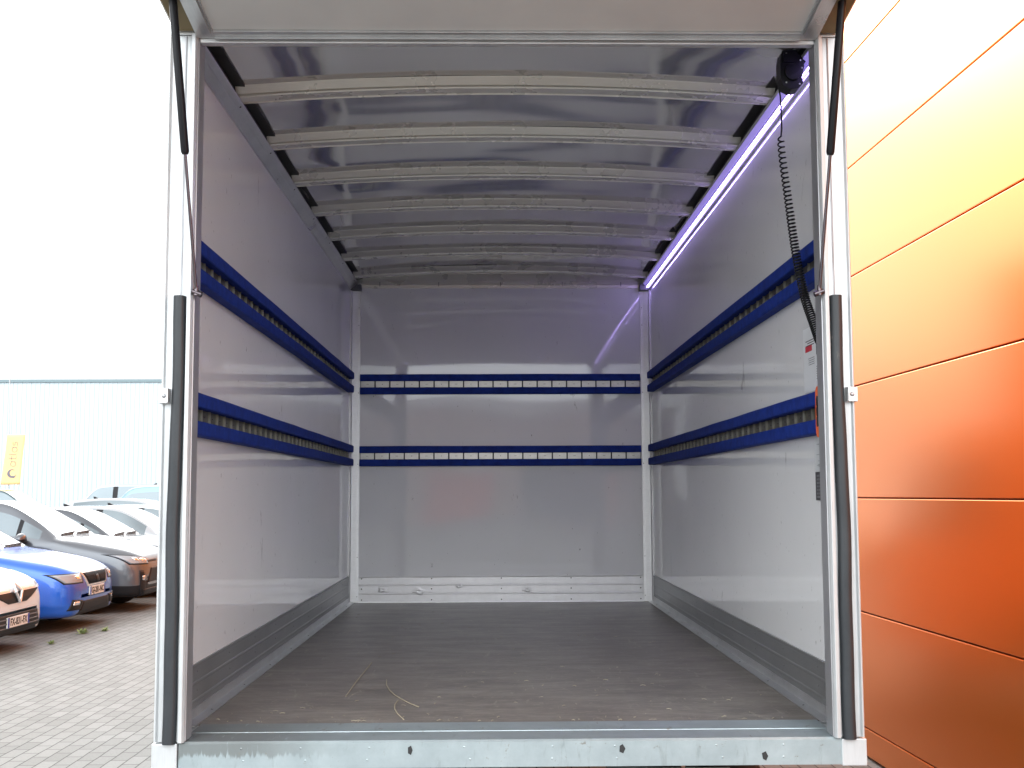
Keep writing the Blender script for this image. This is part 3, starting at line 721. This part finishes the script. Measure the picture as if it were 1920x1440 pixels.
# ------------------------------------------------------------------ cars
M_glass = mat('car_glass', (.16, .20, .22), .03, .3, .8, coat=.4)
M_wind = mat('windscreen_glass', (.75, .80, .82), .04, .75, 1, coat=1)
M_trim = mat('car_black_trim', (.014, .014, .016), .45, 0, .25)
M_chrome = mat('chrome', (.78, .79, .81), .22, .6)
M_rimd = mat('lamp_surround', (.02, .02, .022), .5)
M_lamp = mat('headlamp_glass', (.30, .31, .33), .12, .1, .5, coat=.5)
M_lampi = mat('lamp_inside', (.75, .75, .78), .1, .9)
M_under = mat('underbody', (.012, .012, .012), .8)
M_plw = mat('plate_white', (.78, .78, .75), .35); M_plb = mat('plate_blue', (.01, .03, .32), .35); M_plt = mat('plate_text', (.02, .02, .02), .5)
def paint(name, c, metal=.0, rough=.28): return mat(name, c, rough, metal, .5, coat=1)
#          s     w    zb   belt  top   wt
HATCH = [(.00, .50, .33, .50, .585, .36), (.03, .66, .22, .57, .685, .52), (.10, .75, .185, .64, .755, .60), (.26, .825, .175, .71, .825, .655), (.50, .87, .175, .77, .885, .69),
         (.90, .89, .18, .84, .955, .72), (1.16, .893, .18, .90, .995, .735), (1.26, .893, .18, .915, 1.055, .705), (1.55, .893, .18, .94, 1.235, .645), (1.90, .893, .18, .955, 1.40, .59), (2.25, .893, .18, .97, 1.455, .565),
         (2.8, .893, .18, .985, 1.47, .56), (3.3, .888, .18, 1.0, 1.44, .545), (3.65, .87, .2, 1.02, 1.38, .53), (3.86, .85, .22, 1.0, 1.16, .56), (3.99, .82, .24, .92, 1.0, .60), (4.06, .76, .28, .8, .86, .58), (4.10, .62, .34, .62, .68, .45)]
VANP = [(.00, .55, .36, .60, .70, .40), (.04, .72, .24, .68, .84, .58), (.14, .80, .20, .78, .93, .66), (.40, .86, .20, .88, 1.02, .72), (.80, .90, .2, .98, 1.12, .76), (1.02, .905, .2, 1.04, 1.17, .77), (1.12, .905, .2, 1.06, 1.25, .75),
        (1.40, .905, .2, 1.08, 1.52, .71), (1.70, .905, .2, 1.09, 1.76, .69), (2.1, .905, .2, 1.10, 1.83, .69), (2.8, .905, .2, 1.10, 1.85, .69), (3.6, .905, .2, 1.10, 1.84, .69), (4.15, .90, .22, 1.10, 1.80, .68), (4.30, .88, .24, 1.08, 1.45, .70), (4.38, .85, .3, .95, 1.05, .70), (4.40, .8, .34, .6, .7, .6)]
SUV = [(s*1.03, w*1.01, zb+.05, b*1.09, tp*1.09, wt) for s, w, zb, b, tp, wt in HATCH]
def crom(a, t):
    i = min(int(t), len(a)-2); f = t-i
    p = [a[max(i-1, 0)], a[i], a[i+1], a[min(i+2, len(a)-1)]]
    return tuple(.5*(2*p[1][k]+(p[2][k]-p[0][k])*f+(2*p[0][k]-5*p[1][k]+4*p[2][k]-p[3][k])*f*f+(3*p[1][k]-p[0][k]-3*p[2][k]+p[3][k])*f**3) for k in range(len(p[1])))
def car(name, label, cat, loc, rz, prof, pmat, front='blue', plate=None, group='cars parked in a row on the paving', detail=True, trim_low=False):
    root = empty(name, loc, label, cat, rz, group)
    Lc = prof[-1][0]; sub_u = 6 if detail else 4; sub_v = 5 if detail else 3
    U = [k/sub_u for k in range((len(prof)-1)*sub_u+1)]
    cow = next(i for i, p in enumerate(prof) if p[4]-prof[i-1][4] > .045 and p[0] > 1.0)   # first windscreen station
    grid = []; info = []
    for uu in U:
        s, wd, zb, be, tp, wt = crom(prof, uu)
        green = max(0, min(1, (tp-be-.09)/.2))
        ed = tp-.035-.02*green
        sec = [(0, zb), (wd*.62, zb), (wd*.93, zb+.015), (wd*.995, zb+.12), (wd, zb+.45*(be-zb)), (wd*.985, zb+.8*(be-zb)), (wd*.95, be), (wt*1.02+(1-green)*.03, ed if green > .02 else be+(tp-be)*.62), (wt*.86, tp-.008), (wt*.45, tp-.002), (0, tp)]
        sec = [(a, b) for a, b in sec]
        V = [k/sub_v for k in range((len(sec)-1)*sub_v+1)]
        grid.append([(Lc/2-s,)+crom(sec, vv) for vv in V]); info.append(s)
    nV = len(grid[0]); faces = {'body': [], 'windscreen': [], 'side_window': [], 'rear_window': [], 'roof': [], 'lower_trim': []}
    s_of = {p: prof[p][0] for p in range(len(prof))}
    wi = max(i for i, p in enumerate(prof) if p[0] < 2.4)
    s_c = prof[cow-1][0]+.02
    s_t = prof[cow+2][0] if len(prof) != len(VANP) else prof[cow+1][0]+.14
    tall = prof[7][0] < 1.5 and prof[-1][4] > .6 and len(prof) == len(VANP)
    wheels = (.82, Lc-.78)
    verts = []; idx = {}
    for i, row in enumerate(grid):
        for k, p in enumerate(row): idx[(i, k, 1)] = len(verts); verts.append(p)
        for k, p in enumerate(row): idx[(i, k, -1)] = len(verts); verts.append((p[0], -p[1], p[2]))
    for i in range(len(grid)-1):
        s = (info[i]+info[i+1])/2
        for k in range(nV-1):
            v = (k+.5)/sub_v; z = (grid[i][k][2]+grid[i+1][k][2])/2
            key = 'body'
            if s_c < s < s_t and v > 7.45+.0: key = 'windscreen'
            elif 6.15 < v < 6.85 and s > s_c+.22 and s < Lc-.62:
                pill = abs(s-2.32) < .045 or abs(s-(s_c+.52)) < .022
                key = 'body' if pill else 'side_window'
                if pill: key = 'lower_trim'
            elif Lc-(.62 if not tall else .28) < s < Lc-(.17 if not tall else .07) and v > 7.4: key = 'rear_window'
            elif v < 1.6 or (trim_low and v < 3.4 and (s < 1.3 or True)): key = 'lower_trim'
            if any((s-wx)**2+(z-.31)**2 < .35**2 for wx in wheels) and 1.2 < v < 6: continue
            for sg in (1, -1):
                q = (idx[(i, k, sg)], idx[(i+1, k, sg)], idx[(i+1, k+1, sg)], idx[(i, k+1, sg)])
                faces[key].append(q if sg == 1 else q[::-1])
    for i in (0, len(grid)-1):
        for k in range(nV-1):
            faces['body'].append((idx[(i, k, 1)], idx[(i, k+1, 1)], idx[(i, k+1, -1)], idx[(i, k, -1)]))
    full = MB(); full.add(verts, sum(faces.values(), []))
    bvh = BVHTree.FromPolygons([Vector(v) for v in full.v], full.f)
    body = None
    def piece(key, nm, m_, parent):
        fs = faces[key]
        if not fs: return None
        used = sorted({i for f in fs for i in f}); mp = {o: n for n, o in enumerate(used)}
        mb = MB(); mb.add([verts[i] for i in used], [tuple(mp[i] for i in f) for f in fs], 0, True)
        o = mb.build(nm, m_, parent); 
        mo = o.modifiers.new('w', 'WELD'); mo.merge_threshold = .0005
        return o
    body = piece('body', 'body', pmat, root)
    piece('lower_trim', 'lower_trim', M_trim, root)
    piece('windscreen', 'windscreen', M_wind, root); piece('rear_window', 'rear_window', M_glass, root); 
    allw = faces['side_window']
    for side in (1, -1):
        faces['side_window'] = [f for f in allw if verts[f[0]][1]*side > 0]
        piece('side_window', 'side_window', M_glass, root)
    # inner dark mass so one cannot look through wheel arches
    mb = MB(); mb.box(-Lc/2+.3, Lc/2-.4, -.62, .62, .22, .8); mb.box(-Lc/2+.5, Lc/2-1.5, -.5, .5, .8, .95); mb.build('underbody', M_under, root)
    for wx in wheels:
        for sg in (-1, 1): 
            x = Lc/2-wx; e_ = wheel(root, x, sg*.78, .31, .31, .2, 1); e_.rotation_euler = (0, 0, R(90*sg))
            mb = MB()
            for k in range(28):
                pass
            ar = [(x+.36*math.cos(R(a)), sg*.872, .31+.36*math.sin(R(a))) for a in range(-15, 196, 8)]
            mb.tube(ar, .022, 6); mb.build('wheel_arch', M_trim if trim_low else pmat, root)
    def patch(nm, m_, corners, parent, n=10, off=.006, parts=None, mk=None, mir=(1,), direction='x'):
        for sg in mir:
            mb = mk if mk else MB()
            bl, br_, tr, tl = corners; g_ = []
            for j in range(n+1):
                row = []
                for i in range(n+1):
                    a, b = i/n, j/n
                    y = (bl[0]*(1-a)+br_[0]*a)*(1-b)+(tl[0]*(1-a)+tr[0]*a)*b; z = (bl[1]*(1-a)+br_[1]*a)*(1-b)+(tl[1]*(1-a)+tr[1]*a)*b
                    h = bvh.ray_cast(Vector((Lc/2+2, y*sg, z)), Vector((-1, 0, 0)))
                    if h[0] is None: p = Vector((Lc/2-.5, y*sg, z)); nn = Vector((1, 0, 0))
                    else: p = h[0]; nn = h[1] if h[1].x > 0 else -h[1]
                    row.append((p, nn))
                g_.append(row)
            vs = [p+nn*off for row in g_ for p, nn in row]; m1 = n+1
            fs = [(j*m1+i, j*m1+i+1, (j+1)*m1+i+1, (j+1)*m1+i) for j in range(n) for i in range(n)]
            bd = [i for i in range(m1)]+[j*m1+n for j in range(1, m1)]+[n*m1+i for i in range(n-1, -1, -1)]+[j*m1 for j in range(n-1, 0, -1)]
            base = len(vs); flat = [pn for row in g_ for pn in row]
            vs += [flat[b][0]-flat[b][1]*.01 for b in bd]; nb = len(bd)
            fs += [(bd[k], bd[(k+1) % nb], base+(k+1) % nb, base+k) for k in range(nb)]
            mb.add(vs, fs, 0, True)
            if not mk: o = mb.build(nm, m_, parent)
        return o if not mk else None
    if front == 'blue':
        patch('grille_frame', M_chrome, [(-.31, .535), (.31, .535), (.435, .722), (-.435, .722)], root, 14, .008)
        gr = patch('grille', M_trim, [(-.275, .56), (.275, .56), (.385, .70), (-.385, .70)], root, 14, .014)
        mb = MB()
        for k in range(19):
            y = -.33+k*.0367; patch('x', None, [(y*.8-.005, .57), (y*.8+.005, .57), (y+.005, .69), (y-.005, .69)], gr, 3, .022, mk=mb)
        mb.build('grille_bars', M_trim, gr)
        patch('radar_panel', M_trim, [(-.05, .58), (.05, .58), (.05, .66), (-.05, .66)], gr, 3, .026)
        for sg in (1, -1):
            patch('lamp_surround', M_rimd, [(.43, .588), (.75, .588), (.82, .712), (.42, .712)], root, 12, .0035, mir=(sg,))
            h = patch('headlight', M_lamp, [(.45, .60), (.74, .60), (.80, .70), (.44, .70)], root, 12, .007, mir=(sg,))
            patch('lamp_reflector', M_lampi, [(.50, .635), (.58, .635), (.60, .68), (.51, .68)], h, 5, .011, mir=(sg,))
        lw = patch('lower_intake', M_trim, [(-.50, .255), (.50, .255), (.44, .365), (-.44, .365)], root, 14, .006)
        for sg in (1, -1):
            fg = patch('fog_light_housing', M_trim, [(.50, .27), (.73, .27), (.68, .40), (.44, .375)], root, 8, .009, mir=(sg,))
            patch('fog_light', M_lampi, [(.55, .33), (.67, .33), (.655, .372), (.53, .365)], fg, 5, .014, mir=(sg,))
        pz = (.42, .53)
    elif front == 'white':
        patch('lower_intake', M_trim, [(-.62, .24), (.62, .24), (.50, .42), (-.50, .42)], root, 14, .006)
        mb = MB()
        for k in range(3):
            z = .28+k*.045; patch('x', None, [(-.56+k*.03, z), (.56-k*.03, z), (.56-k*.03, z+.010), (-.56+k*.03, z+.010)], root, 12, .014, mk=mb)
        mb.build('intake_bars', mat('intake_bar_grey', (.12, .12, .13), .35), root)
        patch('grille', M_trim, [(-.22, .53), (.22, .53), (.66, .675), (-.66, .675)], root, 16, .006)
        patch('chrome_bar', M_chrome, [(-.64, .645), (.64, .645), (.66, .672), (-.66, .672)], root, 14, .015)
        mb = MB(); bb = [(0, .745), (.075, .65), (0, .535), (-.075, .65)]
        for k in range(4):
            a, b = bb[k], bb[(k+1) % 4]; ax, bx_ = Lc/2-.01, Lc/2-.01
            pa = bvh.ray_cast(Vector((9, a[0]+.0007, a[1])), Vector((-1, 0, 0)))[0]; pb = bvh.ray_cast(Vector((9, b[0]+.0007, b[1])), Vector((-1, 0, 0)))[0]
            mb.tube([pa+Vector((.03, 0, 0)), pb+Vector((.03, 0, 0))], .016, 6)
        mb.build('badge', M_chrome, root)
        for sg in (1, -1): patch('headlight', M_lamp, [(.50, .65), (.74, .64), (.80, .73), (.56, .72)], root, 10, .009, mir=(sg,))
        pz = (.285, .395)
    else:
        patch('grille', M_trim, [(-.50, .42), (.50, .42), (.36, .62), (-.36, .62)], root, 14, .008)
        patch('nose_bar', M_trim, [(-.55, .705), (.55, .705), (.50, .735), (-.50, .735)], root, 14, .008)
        for sg in (1, -1):
            patch('lamp_surround', M_rimd, [(.44, .675), (.78, .685), (.845, .835), (.48, .775)], root, 12, .005, mir=(sg,))
            h = patch('headlight', M_lamp, [(.46, .69), (.77, .70), (.83, .82), (.50, .76)], root, 12, .010, mir=(sg,))
            for q in range(3): patch('lamp_reflector', M_lampi, [(.50+q*.08, .72+q*.006), (.55+q*.08, .722+q*.006), (.56+q*.08, .755+q*.012), (.51+q*.08, .75+q*.012)], h, 4, .014, mir=(sg,))
            fg = patch('fog_light_housing', M_trim, [(.56, .28), (.70, .32), (.70, .60), (.62, .60)], root, 8, .009, mir=(sg,))
            patch('fog_light', M_lampi, [(.60, .46), (.655, .46), (.655, .52), (.60, .52)], fg, 5, .016, mir=(sg,))
        patch('front_skirt', M_trim, [(-.66, .20), (.66, .20), (.70, .33), (-.70, .33)], root, 12, .014)
        pz = (.40, .50)
    if plate:
        hx = bvh.ray_cast(Vector((9, .0007, sum(pz)/2)), Vector((-1, 0, 0)))[0].x+.022
        pe = link(bpy.data.objects.new('number_plate', None)); pe.parent = root; pe.location = (hx, 0, (pz[0]+pz[1])/2); pe.empty_display_size = .1
        bpy.data.objects.remove(pe)
        mb = MB(); mb.box(-.02, 0, -.26, .26, -.055, .055); pe = mb.build('number_plate', M_plw, root, (hx, 0, (pz[0]+pz[1])/2), bevel=.003)
        mb = MB(); mb.box(0, .0012, -.26, -.222, -.053, .053); mb.build('country_band', M_plb, pe)
        mb = MB(); mb.box(0, .0012, .222, .26, -.053, .053); mb.build('region_band', M_plb, pe)
        cu = bpy.data.curves.new('t', 'FONT'); cu.body = plate; cu.size = .105; cu.align_x = 'CENTER'; cu.align_y = 'CENTER'; cu.extrude = .0006; cu.space_character = .98; cu.offset = .0022
        to = bpy.data.objects.new('t', cu); link(to); bpy.context.view_layer.update()
        me = bpy.data.meshes.new_from_object(to.evaluated_get(bpy.context.evaluated_depsgraph_get())); bpy.data.objects.remove(to)
        me.materials.clear(); me.materials.append(M_plt)
        to = link(bpy.data.objects.new('registration', me)); to.parent = pe; to.location = (.0014, 0, -.002); to.rotation_euler = (R(90), 0, R(90)); to.scale = (.88, 1, 1)
    # mirrors
    zc = prof[cow][3]; xs = Lc/2-(s_c+.42)
    for sg in (-1, 1):
        mb = MB(); vs = []; 
        bm = bmesh.new(); bmesh.ops.create_icosphere(bm, subdivisions=3, radius=1)
        for v_ in bm.verts: v_.co = Vector((xs+v_.co.x*.06+(.02 if v_.co.x > 0 else 0), sg*(.985+v_.co.y*.115), zc+.075+v_.co.z*.075-(.02*abs(v_.co.y))))
        mb.add([v_.co for v_ in bm.verts], [[q.index for q in f.verts] for f in bm.faces], 0, True)
        for f_i, f in enumerate(bm.faces): mb.mi[f_i] = 1 if f.calc_center_median().z < zc+.06 else 0
        bm.free()
        mb.prism([(xs-.02, zc-.0), (xs+.04, zc-.0), (xs+.03, zc+.05), (xs-.02, zc+.05)], 'y', *sorted((sg*.84, sg*.93)), mi=1)
        mb.build('wing_mirror', [pmat, M_trim], root)
    # wipers and door lines, fin
    if detail:
        h = lambda x, y: bvh.ray_cast(Vector((x, y+.0003, 3)), Vector((0, 0, -1)))[0]
        for y0, y1 in ((-.55, .0), (.05, .60)):
            p = [h(Lc/2-s_c-.02-.02*t_, y0+(y1-y0)*t_) for t_ in (0, .25, .5, .75, 1)]
            if any(q is None for q in p): print('WIPER MISS', p)
            p = [q+Vector((0, 0, .018)) for q in p if q]
            mb = MB(); mb.tube(p, .010, 5); mb.build('wiper', M_trim, root)
        mb = MB()
        for y in (-1, 1):
            p = [h(Lc/2-s_, y*(.67-.10*math.exp(-((s_-.3)/.25)**2))) for s_ in (.36, .5, .65, .8, .95, 1.1)]
            if all(q is not None for q in p): mb.tube([q+Vector((0, 0, -.001)) for q in p], .007, 4)
            for s_ in (s_c+.18, 2.32):
                ps = []
                for z in (.35, .5, .65, .8, .9):
                    hh = bvh.ray_cast(Vector((Lc/2-s_, y*3, z)), Vector((0, -y, 0)))[0]
                    if hh: ps.append(hh)
                if len(ps) > 2: mb.tube(ps, .006, 4)
        mb.build('panel_gaps', M_trim, body)
    rf = bvh.ray_cast(Vector((Lc/2-(Lc-.95), .0007, 3)), Vector((0, 0, -1)))[0]
    mb = MB(); mb.prism([(rf.x+.10, rf.z-.01), (rf.x-.06, rf.z-.01), (rf.x-.075, rf.z+.062), (rf.x-.03, rf.z+.055)], 'y', -.018, .018); mb.build('roof_fin', M_trim, root, bevel=.006)
    return root
XF = -5.15
P_white = paint('paint_white', (.76, .80, .83)); P_blue = paint('paint_blue', (.012, .11, .55), .3); P_grey = paint('paint_grey', (.10, .11, .125), .4)
P_dgrey = paint('paint_dark_grey', (.075, .085, .10), .4); P_black = paint('paint_black', (.02, .022, .025), .2); P_teal = paint('paint_teal', (.16, .27, .33), .3); P_dgreen = paint('paint_dark_teal', (.05, .09, .10), .2)
P_silver = paint('paint_silver', (.42, .44, .46), .5)
def row(s_, y, *a, **k): return car(a[0], a[1], 'car', (XF-s_[-1][0]/2+k.pop('dx', 0), y, 0), 0, s_, *a[2:], **k)
row(HATCH, 8.55, 'parked_car', 'white hatchback nearest the camera with a chrome diamond badge', P_white, 'white', 'FX-831-FX')
row(HATCH, 10.85, 'parked_car', 'bright blue hatchback between the white and the grey car', P_blue, 'blue', 'GJ-281-NC')
row(SUV, 13.1, 'parked_car', 'grey crossover with black lower trim behind the blue hatchback', P_grey, 'cross', None, trim_low=True, dx=.1)
row(HATCH, 15.5, 'parked_car', 'dark grey hatchback right behind the grey crossover', P_dgrey, 'cross', None)
row(HATCH, 17.9, 'parked_car', 'silver hatchback whose windscreen shows third behind the grey crossover', P_silver, 'cross', None, detail=False)
row(HATCH, 20.3, 'parked_car', 'white car far back in the row with a black roof fin', P_white, 'cross', None, detail=False)
row(SUV, 22.8, 'parked_car', 'pale silver crossover near the far end of the row', P_silver, 'cross', None, detail=False, dx=-1.1)
row(HATCH, 25.2, 'parked_car', 'black hatchback at the far end of the row beside the white post', P_black, 'cross', None, detail=False, dx=-.3)
car('parked_car', 'teal blue estate van side-on in front of the corrugated hall', 'van', (-10.9, 31.5, 0), R(180), [(s, w_, zb, b*1.05, tp*1.05, wt) for s, w_, zb, b, tp, wt in VANP], P_teal, 'cross', None, 'cars parked along the corrugated hall')
car('parked_car', 'pale van with a large windscreen left of the teal van', 'van', (-13.2, 35.0, 0), R(180), [(s, w_, zb, b*1.1, tp*1.1, wt) for s, w_, zb, b, tp, wt in VANP], P_silver, 'cross', None, 'cars parked along the corrugated hall', detail=False)
car('parked_car', 'dark teal car with a sloping windscreen beneath the yellow banner', 'car', (-15.7, 32.0, 0), R(0), [(s, w_, zb, b*1.25, tp*1.28, wt) for s, w_, zb, b, tp, wt in HATCH], P_dgreen, 'cross', None, 'cars parked along the corrugated hall', detail=False)

# ------------------------------------------------------------------ weeds in the joints
M_weed = mat('weed_green', (.22, .28, .10), .6)
def weed(x, y, sc, seed, label):
    rr = random.Random(seed); mb = MB()
    for k in range(26):
        a = rr.uniform(0, 6.28); l = sc*rr.uniform(.4, 1); el = rr.uniform(.2, 1.2); d = Vector((math.cos(a)*math.cos(el), math.sin(a)*math.cos(el), math.sin(el)))
        p0 = Vector((rr.uniform(-.3, .3)*sc, rr.uniform(-.3, .3)*sc, 0)); sd_ = d.cross(Vector((0, 0, 1))).normalized()*l*.16
        p1 = p0+d*l*.6; p2 = p0+d*l-Vector((0, 0, l*.1)); th = Vector((0, 0, .001))
        mb.add([p0, p1+sd_, p2, p1-sd_, p0+th, p1+sd_+th, p2+th, p1-sd_+th], [(0, 1, 2, 3), (4, 7, 6, 5), (0, 4, 5, 1), (1, 5, 6, 2), (2, 6, 7, 3), (3, 7, 4, 0)])
    o = mb.build('weed', M_weed, None, (x, y, 0)); o['label'] = label; o['category'] = 'weed'; o['group'] = 'weeds growing between the pavers'
weed(-5.02, 10.1, .11, 1, 'largest green weed tuft growing in the paving before the blue car')
weed(-4.86, 10.35, .08, 2, 'small weed tuft just right of the largest tuft before the blue car')
weed(-5.05, 9.2, .07, 3, 'tiny low weed in the paving below the largest tuft')
weed(-5.15, 7.6, .07, 5, 'tiny weed in the paving in front of the white car')
